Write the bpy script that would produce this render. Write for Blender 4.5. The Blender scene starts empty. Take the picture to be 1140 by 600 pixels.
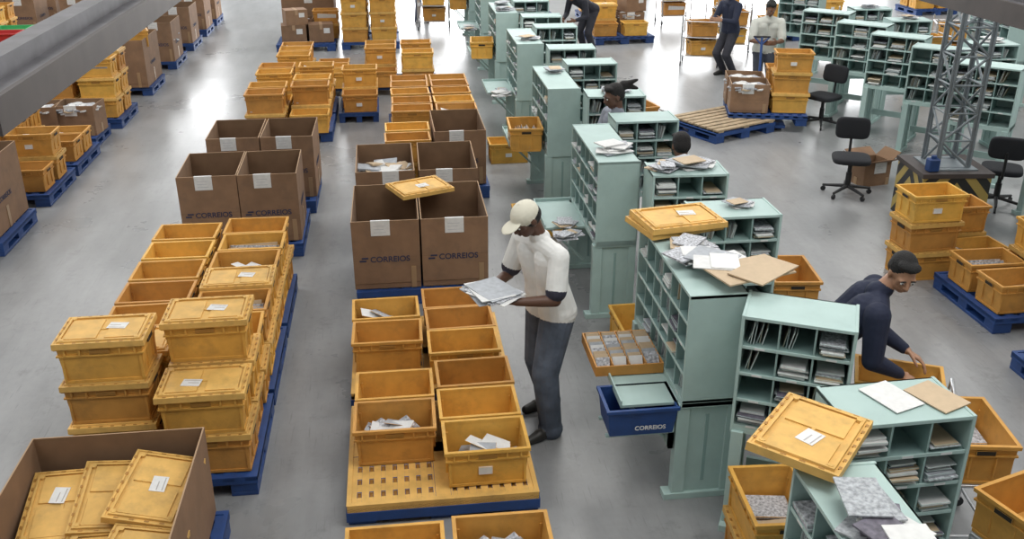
import bpy, bmesh, math, random
import numpy as np
from mathutils import Vector, Matrix, Euler
random.seed(7)
scn=bpy.context.scene
COL=scn.collection
V=Vector
# ------------------------------------------------------------------ materials
def mat(name,color,rough=.6,metal=0.,noise=0.,nscale=6.,rnd=0.,bump=0.,bscale=40.,emit=0.,spec=.5,hue=0.,grime=0.):
    m=bpy.data.materials.new(name); m.use_nodes=True
    nt=m.node_tree; N=nt.nodes; L=nt.links; b=N['Principled BSDF']
    b.inputs['Roughness'].default_value=rough; b.inputs['Metallic'].default_value=metal
    b.inputs['Specular IOR Level'].default_value=spec
    rgb=N.new('ShaderNodeRGB'); rgb.outputs[0].default_value=(*color,1)
    cur=rgb.outputs[0]
    tc=N.new('ShaderNodeTexCoord')
    if noise>0:
        no=N.new('ShaderNodeTexNoise'); no.inputs['Scale'].default_value=nscale; no.inputs['Detail'].default_value=5
        L.new(tc.outputs['Object'],no.inputs['Vector'])
        mr=N.new('ShaderNodeMapRange'); mr.inputs[1].default_value=.3; mr.inputs[2].default_value=.7
        mr.inputs[3].default_value=1-noise; mr.inputs[4].default_value=1+noise
        L.new(no.outputs[0],mr.inputs[0])
        hs=N.new('ShaderNodeHueSaturation'); L.new(cur,hs.inputs['Color']); L.new(mr.outputs[0],hs.inputs['Value']); cur=hs.outputs[0]
    if grime>0:
        oi=N.new('ShaderNodeObjectInfo'); ad=N.new('ShaderNodeVectorMath'); ad.operation='ADD'
        L.new(tc.outputs['Object'],ad.inputs[0]); L.new(oi.outputs['Location'],ad.inputs[1])
        no=N.new('ShaderNodeTexNoise'); no.inputs['Scale'].default_value=5.5; no.inputs['Detail'].default_value=8; no.inputs['Roughness'].default_value=.7
        L.new(ad.outputs[0],no.inputs['Vector'])
        mr=N.new('ShaderNodeMapRange'); mr.inputs[1].default_value=.50; mr.inputs[2].default_value=.72; mr.inputs[3].default_value=0; mr.inputs[4].default_value=grime
        L.new(no.outputs[0],mr.inputs[0])
        mx=N.new('ShaderNodeMix'); mx.data_type='RGBA'; L.new(mr.outputs[0],mx.inputs['Factor']); L.new(cur,mx.inputs['A'])
        mx.inputs['B'].default_value=(color[0]*.42+.02,color[1]*.45+.02,color[2]*.5+.02,1); cur=mx.outputs['Result']
    if rnd>0:
        oi=N.new('ShaderNodeObjectInfo')
        mr=N.new('ShaderNodeMapRange'); mr.inputs[3].default_value=1-rnd; mr.inputs[4].default_value=1+rnd
        L.new(oi.outputs['Random'],mr.inputs[0])
        hs=N.new('ShaderNodeHueSaturation'); L.new(cur,hs.inputs['Color']); L.new(mr.outputs[0],hs.inputs['Value'])
        if hue>0:
            m2=N.new('ShaderNodeMapRange'); m2.inputs[3].default_value=.5-hue; m2.inputs[4].default_value=.5+hue
            L.new(oi.outputs['Random'],m2.inputs[0]); L.new(m2.outputs[0],hs.inputs['Hue'])
        cur=hs.outputs[0]
    L.new(cur,b.inputs['Base Color'])
    if bump>0:
        no=N.new('ShaderNodeTexNoise'); no.inputs['Scale'].default_value=bscale
        L.new(tc.outputs['Object'],no.inputs['Vector'])
        bp=N.new('ShaderNodeBump'); bp.inputs['Strength'].default_value=bump; bp.inputs['Distance'].default_value=.02
        L.new(no.outputs[0],bp.inputs['Height']); L.new(bp.outputs[0],b.inputs['Normal'])
    if emit>0:
        b.inputs['Emission Color'].default_value=(*color,1); b.inputs['Emission Strength'].default_value=emit
    return m
YEL=mat('crate_yellow_plastic',(.62,.325,.070),.55,noise=.10,nscale=9,rnd=.20,hue=.010,spec=.3,grime=.5)
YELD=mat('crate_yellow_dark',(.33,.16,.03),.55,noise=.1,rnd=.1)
LIDM=mat('lid_yellow_plastic',(.64,.385,.11),.55,noise=.12,nscale=11,rnd=.14,spec=.3,grime=.5)
DARK=mat('dark_opening',(.02,.015,.01),.8)
WHT=mat('paper_white',(.66,.66,.65),.7,noise=.06,nscale=30,rnd=.05)
MAN=mat('paper_manila',(.50,.38,.25),.7,noise=.06,nscale=20)
GRY=mat('paper_grey',(.36,.38,.41),.6,noise=.15,nscale=25)
NEWS=mat('paper_print',(.42,.43,.46),.6,noise=.6,nscale=60)
DKP=mat('paper_dark_cover',(.12,.11,.14),.5,noise=.4,nscale=40)
BLU=mat('pallet_blue_plastic',(.014,.052,.19),.55,noise=.15,nscale=8,rnd=.12,grime=.35)
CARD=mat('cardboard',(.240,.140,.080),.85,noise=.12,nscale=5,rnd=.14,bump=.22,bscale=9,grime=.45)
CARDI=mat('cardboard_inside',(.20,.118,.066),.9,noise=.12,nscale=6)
CARDE=mat('cardboard_edge',(.38,.25,.15),.9)
TAPE=mat('packing_tape',(.34,.22,.12),.35,spec=.5)
INK=mat('printed_ink_blue',(.025,.03,.07),.7)
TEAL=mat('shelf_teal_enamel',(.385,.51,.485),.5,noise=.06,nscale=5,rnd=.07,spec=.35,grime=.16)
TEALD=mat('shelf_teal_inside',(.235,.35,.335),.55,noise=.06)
WOOD=mat('pallet_wood',(.36,.27,.17),.8,noise=.25,nscale=12)
BLK=mat('black_plastic',(.012,.012,.014),.5)
FAB=mat('chair_fabric_black',(.015,.016,.02),.9,bump=.2,bscale=200)
STL=mat('steel_grey',(.22,.25,.27),.5,metal=.2,noise=.1,nscale=8)
STLD=mat('steel_dark_brown',(.060,.048,.045),.6,noise=.2,nscale=4)
STLT=mat('steel_trough_top',(.13,.125,.135),.6,noise=.25,nscale=5)
CHR=mat('chrome',(.55,.56,.58),.3,metal=.9)
TUBE=mat('fluorescent_tube',(.95,.97,1.),.3,emit=1.2)
RED=mat('bin_red',(.5,.03,.03),.45,rnd=.1); GRN=mat('bin_green',(.05,.38,.12),.45); LBL=mat('bin_light_blue',(.25,.55,.72),.45)
# ------------------------------------------------------------------ mesh builder
class MB:
    def __init__(s): s.v=[];s.f=[];s.m=[];s.sm=[]
    def add(s,vs,fs,m=0,smooth=False,M=None):
        o=len(s.v)
        for p in vs:
            p=V(p); s.v.append(tuple(M@p) if M is not None else tuple(p))
        for f in fs: s.f.append([i+o for i in f]); s.m.append(m); s.sm.append(smooth)
    def b(s,x0,x1,y0,y1,z0,z1,m=0,M=None):
        vs=[(x0,y0,z0),(x1,y0,z0),(x1,y1,z0),(x0,y1,z0),(x0,y0,z1),(x1,y0,z1),(x1,y1,z1),(x0,y1,z1)]
        s.add(vs,[(3,2,1,0),(4,5,6,7),(0,1,5,4),(1,2,6,5),(2,3,7,6),(3,0,4,7)],m,False,M)
    def shell(s,a0,b0,z0,a1,b1,z1,t,m=0,mi=None,mt=None,M=None):
        mi=m if mi is None else mi; mt=m if mt is None else mt
        def ring(a,b,z): return [(-a/2,-b/2,z),(a/2,-b/2,z),(a/2,b/2,z),(-a/2,b/2,z)]
        vs=ring(a0,b0,z0)+ring(a1,b1,z1)+ring(a1-2*t,b1-2*t,z1)+ring(a0-2*t,b0-2*t,z0)
        o=[];i=[];tp=[];bt=[]
        for k in range(4):
            j=(k+1)%4
            o.append((k,j,4+j,4+k)); tp.append((4+k,4+j,8+j,8+k)); i.append((8+k,8+j,12+j,12+k)); bt.append((12+k,12+j,j,k))
        s.add(vs,o+bt,m,False,M); s.add(vs,i,mi,False,M); s.add(vs,tp,mt,False,M)
    def cyl(s,p0,p1,r0,r1=None,n=12,m=0,M=None,smooth=True):
        r1=r0 if r1 is None else r1
        p0=V(p0);p1=V(p1);d=(p1-p0)
        if d.length<1e-6: return
        d.normalize(); a=d.orthogonal().normalized(); b=d.cross(a)
        vs=[]
        for p,r in((p0,r0),(p1,r1)):
            for k in range(n):
                t=2*math.pi*k/n; vs.append(p+(a*math.cos(t)+b*math.sin(t))*r)
        s.add(vs,[(k,(k+1)%n,n+(k+1)%n,n+k) for k in range(n)],m,smooth,M)
        s.add(vs,[tuple(range(n-1,-1,-1)),tuple(range(n,2*n))],m,False,M)
    def ell(s,c,r,m=0,M=None,n=16,R=None):
        c=V(c); vs=[];fs=[];h=n//2+2
        for i in range(h+1):
            th=math.pi*i/h
            for k in range(n):
                p=2*math.pi*k/n
                q=V((r[0]*math.sin(th)*math.cos(p),r[1]*math.sin(th)*math.sin(p),r[2]*math.cos(th)))
                if R is not None: q=R@q
                vs.append(c+q)
        for i in range(h):
            for k in range(n):
                j=(k+1)%n
                if i==0: fs.append((0,n+k,n+j))
                elif i==h-1: fs.append((i*n+k,h*n,i*n+j))
                else: fs.append((i*n+k,(i+1)*n+k,(i+1)*n+j,i*n+j))
        s.add(vs,fs,m,True,M)
    def cap(s,p0,p1,r0,r1,m=0,n=14):
        s.ell(p0,(r0,)*3,m,n=n); s.ell(p1,(r1,)*3,m,n=n); s.cyl(p0,p1,r0,r1,n,m)
    def mesh(s,name,mats,bevel=0):
        me=bpy.data.meshes.new(name); me.from_pydata(s.v,[],s.f)
        for m in mats: me.materials.append(m)
        me.polygons.foreach_set('material_index',s.m); me.polygons.foreach_set('use_smooth',s.sm)
        me.update()
        if bevel>0:
            bm=bmesh.new(); bm.from_mesh(me)
            es=[e for e in bm.edges if len(e.link_faces)==2 and e.calc_face_angle(0)>.6 and not e.link_faces[0].smooth]
            bmesh.ops.bevel(bm,geom=es,offset=bevel,segments=1,affect='EDGES',clamp_overlap=True)
            bm.to_mesh(me); bm.free()
        return me
def ob(name,me,loc=(0,0,0),rz=0,parent=None,rot=None,scale=None):
    o=bpy.data.objects.new(name,me); COL.objects.link(o); o.location=loc
    o.rotation_euler=rot if rot else (0,0,rz)
    if scale: o.scale=scale
    if parent: o.parent=parent
    return o
def textmesh(s,size):
    c=bpy.data.curves.new('t','FONT'); c.body=s; c.size=size; c.align_x='CENTER'; c.extrude=0.0008; c.offset=.0012
    o=bpy.data.objects.new('t',c); COL.objects.link(o); dg=bpy.context.evaluated_depsgraph_get()
    me=bpy.data.meshes.new_from_object(o.evaluated_get(dg)); 
    vs=[v.co.copy() for v in me.vertices]; fs=[tuple(p.vertices) for p in me.polygons]
    bpy.data.objects.remove(o); return vs,fs
TXT=textmesh('CORREIOS',.075)
RX90=Matrix.Rotation(math.radians(90),4,'X')
# ------------------------------------------------------------------ crates
CM=[YEL,YELD,DARK,WHT,MAN,GRY,LIDM,NEWS]
def crate_base(mb,M=None,label=True):
    mb.shell(.475,.315,0,.515,.355,.27,.007,0,0,0,M)
    mb.b(-.235,.235,-.155,.155,.004,.012,0,M)
    mb.shell(.54,.38,.248,.54,.38,.272,.022,0,0,0,M)
    mb.shell(.526,.366,.195,.526,.366,.207,.012,0,0,0,M)
    mb.shell(.49,.33,.0,.49,.33,.02,.012,0,0,0,M)
    for sx in(-1,1):
        for k in(-.21,-.12,.12,.21):
            x=k
            mb.b(x-.006,x+.006,sx*.181-.006,sx*.181+.006,.205,.25,0,M)
        for k in(-.235,.235):
            mb.b(k-.008,k+.008,sx*.166-.008,sx*.166+.008,.02,.2,0,M)
        mb.b(sx*.262-.004,sx*.262+.004,-.055,.055,.208,.24,2,M)
        mb.b(sx*.25-.01,sx*.25+.004,-.075,-.067,.05,.2,0,M); mb.b(sx*.25-.01,sx*.25+.004,.067,.075,.05,.2,0,M)
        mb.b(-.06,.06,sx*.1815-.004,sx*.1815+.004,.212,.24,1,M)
    if label: mb.b(-.06,.03,-.178,-.168,.09,.145,3,M)
def crate_mesh(kind,seed):
    r=random.Random(seed); mb=MB(); crate_base(mb,label=r.random()<.5)
    if kind=='letters':
        y=-.14
        while y<.13:
            h=r.uniform(.15,.2); w=r.uniform(.18,.23); x=r.uniform(-.02,.02)
            R=Matrix.Translation((x,y,.02))@Matrix.Rotation(r.uniform(-.5,-.2),4,'X')@Matrix.Rotation(r.uniform(-.06,.06),4,'Y')
            mb.b(-w,w,0,.006,0,h,r.choice([3,3,3,4,5,7]),R); y+=r.uniform(.012,.03)
    if kind=='flats':
        for sx in(-.12,.12):
            z=.015; n=r.randint(5,9)
            for i in range(n):
                t=r.uniform(.008,.022)
                R=Matrix.Translation((sx+r.uniform(-.01,.01),r.uniform(-.015,.015),z))@Matrix.Rotation(r.uniform(-.12,.12),4,'Z')
                mb.b(-.10,.10,-.14,.14,0,t,r.choice([3,3,5,7,4]),R); z+=t+.0005
    if kind=='loose':
        for i in range(20):
            R=Matrix.Translation((r.uniform(-.13,.13),r.uniform(-.07,.07),.03+i*.0085))@Euler((r.uniform(-.35,.35),r.uniform(-.35,.35),r.uniform(-1,1))).to_matrix().to_4x4()
            mb.b(-.085,.085,-.055,.055,0,.003,r.choice([3,3,3,7,5]),R)
    return mb.mesh('crate_'+kind,CM,.0025)
def lid_geo(mb,M=None,z=0,seed=0):
    r=random.Random(seed)
    mb.b(-.272,.272,-.192,.192,z-.012,z+.012,6,M)
    mb.shell(.552,.392,z-.022,.548,.388,z+.016,.012,6,6,6,M)
    mb.shell(.50,.34,z+.01,.494,.334,z+.024,.014,6,6,6,M)
    mb.b(-.20,.20,-.008,.008,z+.01,z+.018,6,M)
    for sx in(-1,1):
        mb.b(sx*.125-.10,sx*.125+.10,-.13,.13,z+.012,z+.019,6,M)
        for k in range(7):
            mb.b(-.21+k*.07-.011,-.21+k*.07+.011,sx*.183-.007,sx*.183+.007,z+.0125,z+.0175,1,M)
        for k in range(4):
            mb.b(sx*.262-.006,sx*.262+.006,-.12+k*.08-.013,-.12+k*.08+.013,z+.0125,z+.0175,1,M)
        for sy in(-1,1): mb.cyl((sx*.225,sy*.145,z+.01),(sx*.225,sy*.145,z+.026),.016,.014,10,6,M)
    if r.random()<.55:
        R=(M or Matrix())@Matrix.Translation((r.uniform(-.08,.1),r.uniform(-.05,.05),z+.0195))@Matrix.Rotation(r.uniform(-.3,.3),4,'Z')
        mb.b(-.06,.06,-.042,.042,0,.002,3,R); mb.b(-.05,.05,-.03,-.024,.002,.003,5,R); mb.b(-.05,.02,.0,.006,.002,.003,5,R)
def closed_mesh(seed):
    mb=MB(); crate_base(mb,label=seed%2==0); lid_geo(mb,None,.278,seed); return mb.mesh('crate_closed',CM,.0025)
KM={'empty':[crate_mesh('empty',i) for i in(1,2)],'letters':[crate_mesh('letters',i) for i in(3,4)],
    'flats':[crate_mesh('flats',i) for i in(5,6)],'loose':[crate_mesh('loose',i) for i in(8,9)],
    'closed':[closed_mesh(i) for i in(1,2,3,4)]}
def lidmesh(seed):
    mb=MB(); lid_geo(mb,None,.022,seed); return mb.mesh('lid',CM,.002)
LIDS=[lidmesh(i) for i in(1,2,3,4,5)]
def crate(x,y,z=.15,kind='empty',rz=0,j=.02,name='mail_crate'):
    return ob(name,random.choice(KM[kind]),(x+random.uniform(-j,j)*.4,y+random.uniform(-j,j)*.4,z),rz+random.uniform(-j,j)*1.4+(math.pi if random.random()<.3 else 0))
def stack(x,y,z,n,top='empty',rz=0):
    for i in range(n):
        crate(x,y,z,'closed' if (i<n-1 or top=='closed') else top,rz); z+=.3035
# ------------------------------------------------------------------ pallets
def pallet_mesh(deck):
    mb=MB(); w,d=.6,.5
    if deck==1:
        mb.b(-w,w,-d,d,.100,.132,2)
        for k in range(16):
            x=-w+.04+k*(2*w-.08)/15; mb.b(x-.026,x+.026,-d,d,.13,.146,1)
        for k in range(9):
            y=-d+.04+k*(2*d-.08)/8; mb.b(-w,w,y-.036,y+.036,.131,.1455,1)
        mb.b(-.05,.05,-d,d,.13,.148,1); mb.b(-w,w,-.05,.05,.13,.148,1)
    else:
        for k in range(9):
            x=-w+.04+k*(2*w-.08)/8; mb.b(x-.04,x+.04,-d,d,.118,.146,deck)
        for k in range(8):
            y=-d+.04+k*(2*d-.08)/7; mb.b(-w,w,y-.028,y+.028,.120,.144,deck)
    mb.shell(2*w,2*d,.095,2*w,2*d,.152,.03,deck)
    for x in(-w+.09,0,w-.09):
        for y in(-d+.08,0,d-.08): mb.b(x-.085,x+.085,y-.07,y+.07,.03,.118,0)
        mb.b(x-.085,x+.085,-d+.01,d-.01,0,.03,0)
    if deck==1: mb.shell(2*w+.01,2*d+.01,.03,2*w+.01,2*d+.01,.10,.02,0)
    return mb.mesh('pallet',[BLU,LIDM,YELD],.003)
PB=pallet_mesh(0); PY=pallet_mesh(1)
def pallet(x,y,yellow=False,rz=0,sy=1.,sx=1.,z=0): return ob('plastic_pallet',PY if yellow else PB,(x,y,z),rz,scale=(sx,sy,1))
# ------------------------------------------------------------------ cartons
def carton_mesh(w,d,h,text=True,contents=None,label=True,seed=0,flaps=False):
    r=random.Random(seed); mb=MB(); t=.009
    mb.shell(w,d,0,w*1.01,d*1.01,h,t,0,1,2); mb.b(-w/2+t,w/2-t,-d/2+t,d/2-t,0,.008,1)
    mb.b(-w/2-.001,w/2+.001,-d/2-.0025,-d/2+.001,h*.46,h*.465,1)
    mb.b(w*.36,w*.36+.045,-d/2*1.01-.002,-d/2,.0,h*.32,8); mb.b(-w*.5,w*.5,-d/2*1.01-.0015,-d/2,h*.08,h*.085,1)
    for sx in(-1,1): mb.b(sx*(w/2*1.005)-.004,sx*(w/2*1.005)+.004,-.03,.03,0,h*.3,8)
    if label:
        q=r.uniform(-.06,.06)
        mb.b(q-.085,q+.085,-d/2*1.01-.004,-d/2*1.01-.001,h-.14,h-.012,3); mb.b(q-.085,q+.085,-d/2*1.01-.004,-d/2*1.01+.02,h-.012,h+.003,3)
        for k in range(3): mb.b(q-.06,q+.05-.02*(k%2),-d/2*1.01-.0045,-d/2*1.01-.004,h-.11+k*.03,h-.107+k*.03,5)
    if text:
        M=Matrix.Translation((.03,-d/2*1.005-.002,h*.40))@RX90
        mb.add(TXT[0],TXT[1],4,False,M)
        mb.b(-.245,-.185,-d/2*1.005-.003,-d/2,h*.40+.005,h*.40+.02,4); mb.b(-.225,-.165,-d/2*1.005-.003,-d/2,h*.40+.032,h*.40+.047,4)
        for sx in(-1,1):
            M=Matrix.Translation((sx*(w/2*1.005+.002),0,h*.40))@Matrix.Rotation(sx*math.pi/2,4,'Z')@RX90
            mb.add(TXT[0],TXT[1],4,False,M)
    if flaps:
        for sx in(-1,1):
            M=Matrix.Translation((sx*w/2,0,h))@Matrix.Rotation(sx*.9,4,'Y'); mb.b(-.004,.004,-d/2,d/2,0,w*.42,1,M)
        for sy in(-1,1):
            M=Matrix.Translation((0,sy*d/2,h))@Matrix.Rotation(-sy*1.1,4,'X'); mb.b(-w/2,w/2,-.004,.004,0,w*.4,0,M)
    if contents:
        for i in range(30):
            R=Matrix.Translation((r.uniform(-w*.3,w*.3),r.uniform(-d*.33,d*.33),h*contents+r.uniform(-.03,.03)))@Euler((r.uniform(-.2,.2),r.uniform(-.2,.2),r.uniform(-1,1))).to_matrix().to_4x4()
            mb.b(-.13,.13,-.09,.09,-.01,.01,r.choice([3,3,5,6,7]),R)
        mb.b(-w/2+t,w/2-t,-d/2+t,d/2-t,.01,h*contents-.04,5)
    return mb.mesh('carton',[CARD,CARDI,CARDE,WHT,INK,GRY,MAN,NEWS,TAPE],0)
CT=[carton_mesh(.60,1.0,.66,seed=1),carton_mesh(.60,1.0,.66,contents=.7,seed=2),carton_mesh(.60,1.0,.66,seed=12)]
CTB=[carton_mesh(.575,.82,.72,seed=3),carton_mesh(.575,.82,.72,contents=.5,seed=4),carton_mesh(.575,.82,.72,seed=14)]
CTL=carton_mesh(1.1,1.1,.78,contents=.75,seed=5)
CTS=carton_mesh(.38,.30,.30,text=False,seed=6,flaps=True)
CTM=carton_mesh(.55,.45,.42,text=False,label=True,seed=8,contents=.8)
BIGB=carton_mesh(.95,1.2,.60,text=False,label=False,seed=7)
def closed_box(w,d,h):
    mb=MB(); mb.b(-w/2,w/2,-d/2,d/2,0,h,0); mb.b(-.03,.03,-d/2-.001,d/2+.001,h-.1,h+.002,2); mb.b(w*.1,w*.35,-d/2-.002,-d/2,h*.5,h*.8,3)
    return mb.mesh('closedbox',[CARD,CARDI,CARDE,WHT],.004)
CBX=[closed_box(.45,.35,.3),closed_box(.35,.3,.22),closed_box(.5,.4,.36)]
# ------------------------------------------------------------------ room
def simple(name,x0,x1,y0,y1,z0,z1,m):
    mb=MB(); mb.b(x0,x1,y0,y1,z0,z1); return ob(name,mb.mesh(name,[m]))
def floormat():
    m=bpy.data.materials.new('polished_concrete'); m.use_nodes=True; nt=m.node_tree;N=nt.nodes;L=nt.links;b=N['Principled BSDF']
    tc=N.new('ShaderNodeTexCoord')
    def noise(sc,det=6,ro=.6,mapp=None):
        n=N.new('ShaderNodeTexNoise'); n.inputs['Scale'].default_value=sc; n.inputs['Detail'].default_value=det; n.inputs['Roughness'].default_value=ro
        if mapp:
            mp=N.new('ShaderNodeMapping'); mp.inputs['Scale'].default_value=mapp; L.new(tc.outputs['Object'],mp.inputs[0]); L.new(mp.outputs[0],n.inputs['Vector'])
        else: L.new(tc.outputs['Object'],n.inputs['Vector'])
        return n.outputs[0]
    n1=noise(.45,6,.65); n2=noise(14,8); n3=noise(2.0,6,.6,(2.2,.5,1)); n4=noise(3.2,9,.75); n5=noise(9,4,.6,(6,.35,1))
    a=N.new('ShaderNodeMath');a.operation='ADD';L.new(n1,a.inputs[0]);L.new(n3,a.inputs[1])
    a2=N.new('ShaderNodeMath');a2.operation='MULTIPLY_ADD';L.new(n2,a2.inputs[0]);a2.inputs[1].default_value=.35;L.new(a.outputs[0],a2.inputs[2])
    cr=N.new('ShaderNodeValToRGB'); cr.color_ramp.elements[0].position=.5; cr.color_ramp.elements[0].color=(.19,.193,.197,1)
    cr.color_ramp.elements[1].position=.88; cr.color_ramp.elements[1].color=(.29,.293,.298,1)
    sc=N.new('ShaderNodeMath');sc.operation='MULTIPLY';L.new(a2.outputs[0],sc.inputs[0]);sc.inputs[1].default_value=.6
    L.new(sc.outputs[0],cr.inputs[0]); cur=cr.outputs[0]
    for src,lo,hi,amt,col in((n4,.56,.72,.55,(.10,.10,.10,1)),(n5,.60,.70,.40,(.11,.11,.11,1))):
        mr=N.new('ShaderNodeMapRange'); mr.inputs[1].default_value=lo;mr.inputs[2].default_value=hi;mr.inputs[3].default_value=0;mr.inputs[4].default_value=amt
        L.new(src,mr.inputs[0]); mx=N.new('ShaderNodeMix'); mx.data_type='RGBA'; L.new(mr.outputs[0],mx.inputs['Factor']); L.new(cur,mx.inputs['A']); mx.inputs['B'].default_value=col; cur=mx.outputs['Result']
    L.new(cur,b.inputs['Base Color'])
    mr=N.new('ShaderNodeMapRange'); mr.inputs[1].default_value=.3;mr.inputs[2].default_value=.7;mr.inputs[3].default_value=.24;mr.inputs[4].default_value=.38
    L.new(n1,mr.inputs[0]); L.new(mr.outputs[0],b.inputs['Roughness'])
    return m
FLOOR=floormat()
WALL=mat('wall_paint',(.60,.62,.60),.8,noise=.05,nscale=1); CEIL=mat('ceiling_sheet',(.45,.46,.47),.8); TRIM=mat('door_frame_grey',(.25,.27,.28),.5)
XL,XR,YB,YF,ZC=-13,19,30,-4,7
simple('floor',XL,XR,YF,YB,-.1,0,FLOOR)
simple('ground_outside',XL-20,XR+20,YB,YB+40,-.12,-.02,mat('asphalt_outside',(.4,.4,.4),.9))
simple('wall_left',XL-.2,XL,YF,YB,0,ZC,WALL); simple('wall_right',XR,XR+.2,YF,YB,0,ZC,WALL); simple('wall_front',XL,XR,YF-.2,YF,0,ZC,WALL)
mb=MB(); doors=[(-9,-5),(-2.5,4.5),(8,16)]; x=XL
for a,b_ in doors: mb.b(x,a,YB,YB+.2,0,ZC); mb.b(a,b_,YB,YB+.2,4.4,ZC); x=b_
mb.b(x,XR,YB,YB+.2,0,ZC); ob('wall_back',mb.mesh('wall_back',[WALL]))
for i,(a,b_) in enumerate(doors):
    mb=MB(); mb.b(a,a+.12,YB-.05,YB+.25,0,4.4); mb.b(b_-.12,b_,YB-.05,YB+.25,0,4.4); mb.b(a,b_,YB-.05,YB+.25,4.28,4.4); mb.b(a,b_,YB,YB+.3,4.0,4.28)
    ob('door_%d'%(i+1),mb.mesh('door',[TRIM]))
mb=MB(); y=YF
while y<YB:
    mb.b(XL,XR,y,min(y+4.0,YB),ZC,ZC+.1); y+=5.4
ob('ceiling',mb.mesh('ceiling',[CEIL]))
# lights
def area(name,loc,rot,sx,sy,p,col=(1,1,1)):
    l=bpy.data.lights.new(name,'AREA'); l.shape='RECTANGLE'; l.size=sx; l.size_y=sy; l.energy=p; l.color=col
    o=bpy.data.objects.new(name,l); COL.objects.link(o); o.location=loc; o.rotation_euler=rot; return o
for i,(x,y,p) in enumerate([(-6,3,220),(3,3,300),(-6,12,310),(3,12,345),(11,9,340),(-6,21,300),(4,21,360),(13,20,350)]):
    area('ceiling_fill_light',(x,y,ZC-.15),(0,0,0),5,3.4,p,(1,.98,.94))  # added area lights under the unseen ceiling to brighten the whole hall
for a,b_ in doors:
    area('door_daylight',((a+b_)/2,YB-.1,2.1),(math.radians(-90),0,0),b_-a-.4,4.0,(b_-a)*125,(.98,.99,1))
w=bpy.data.worlds.new('w'); scn.world=w; w.use_nodes=True; bg=w.node_tree.nodes['Background']; bg.inputs[0].default_value=(.9,.95,1,1); bg.inputs[1].default_value=1.3
# camera
f=1060.0; th=math.atan(470/f); ph=math.atan(145/(f/math.cos(th)))
cam=bpy.data.cameras.new('camera'); co=bpy.data.objects.new('camera',cam); COL.objects.link(co); scn.camera=co
cam.lens=36*f/1140; cam.sensor_width=36; co.location=(0,0,3.85); co.rotation_euler=(math.pi/2-th,0,-ph)
scn.view_settings.view_transform='Standard'; scn.view_settings.look='None'
# ------------------------------------------------------------------ overhead luminaires
def luminaire(x,y0,y1,z,w=.18):
    mb=MB()
    mb.b(-w,w,y0,y1,.02,.06,1)
    mb.b(-w-.03,-w,y0,y1,-.10,.07,0); mb.b(w,w+.03,y0,y1,-.10,.07,0)
    mb.b(-.07,.07,y0,y1,.06,.16,1)
    mb.b(-w,w,y0,y0+.02,-.08,.02,0)
    y=y0+.1
    while y<y1-1.2:
        for sx in(-.09,.09): mb.cyl((sx,y,-.04),(sx,y+1.15,-.04),.018,n=8,m=2)
        y+=1.3
    y=y0+4.5
    while y<y1: mb.cyl((0,y,.16),(0,y,ZC-z),.010,n=6,m=1); y+=3.
    mb.cyl((0,y0+.2,.16),(0,y0+.2,ZC-z),.006,n=6,m=1)
    ob('fluorescent_luminaire',mb.mesh('lum',[STLD,STLT,TUBE]),(x,0,z))
luminaire(-1.98,4.45,24,2.75); luminaire(4.98,4.5,11,2.68)
# ------------------------------------------------------------------ LANE B
ob('cardboard_box',BIGB,(-1.68,4.30,.15)); pallet(-1.68,4.32,sy=1.15,sx=.92)
for (x,y,z,rx,ry,rz,k) in [(-1.93,4.55,.50,.16,.05,.08,0),(-1.66,4.57,.53,.14,.10,.05,1),(-1.43,4.56,.57,.12,.16,-.12,2),(-1.95,4.02,.45,.1,.1,.1,3),(-1.62,4.05,.48,-.05,.08,.1,4),(-1.42,4.0,.52,0,.14,-.1,1)]:
    ob('crate_lid',LIDS[k],(x,y,z),rot=(Euler((rx,ry,0)).to_matrix()@Matrix.Rotation(rz+math.pi/2,3,'Z')).to_euler())
mb=MB()
for i in range(10): mb.b(-.44,.44,-.55,.55,.0+i*.026,.023+i*.026)
ob('crate_lid_pile',mb.mesh('pile',[LIDM]),(-1.68,4.30,.165))
for y in(5.74,6.83,7.92): pallet(-1.60,y,sy=1.03,yellow=False)
stack(-1.29,5.46,.153,2,'closed'); stack(-1.29,5.87,.153,3,'closed')
stack(-1.90,5.66,.153,3,'closed'); stack(-1.88,6.08,.153,2,'closed')
for i,y in enumerate([6.28,6.68,7.08,7.48,7.88,8.26]):
    stack(-1.29,y,.153,2,['empty','letters','closed','loose','letters','empty'][i])
for i,y in enumerate([6.50,6.92,7.34,7.76,8.18]): stack(-1.88,y,.153,2,'empty')
pallet(-1.60,9.72,sy=1.04); pallet(-1.55,11.02,sy=1.1)
for x,k in((-1.90,0),(-1.31,2)): ob('cardboard_carton',CTB[k],(x,9.70,.153),random.uniform(-.02,.02))
for x,k in((-1.83,2),(-1.23,0)): ob('cardboard_carton',CTB[k],(x,11.05,.153),random.uniform(-.02,.02))
K=['letters','empty','flats','loose','closed','empty']
pallet(-1.5,13.9); pallet(-1.5,15.0); pallet(-.55,14.9,sx=.5)
for i,y in enumerate((13.5,13.95,14.4,14.85,15.3)):
    for x in(-1.80,-1.20): stack(x,y,.153,1 if (i+int(x<-1.5))%3==0 else 2,random.choice(K))
for y in(14.6,15.0,15.4): stack(-.52,y,.153,random.choice([1,2]),random.choice(K))
for x in(-1.3,.1): pallet(x,16.6,sx=1.08)
for y in(16.2,16.65,17.05):
    for x in(-1.62,-1.02,-.2,.42): stack(x,y,.153,random.choice([1,2,2]),random.choice(['letters','loose','flats','empty']))
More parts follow.
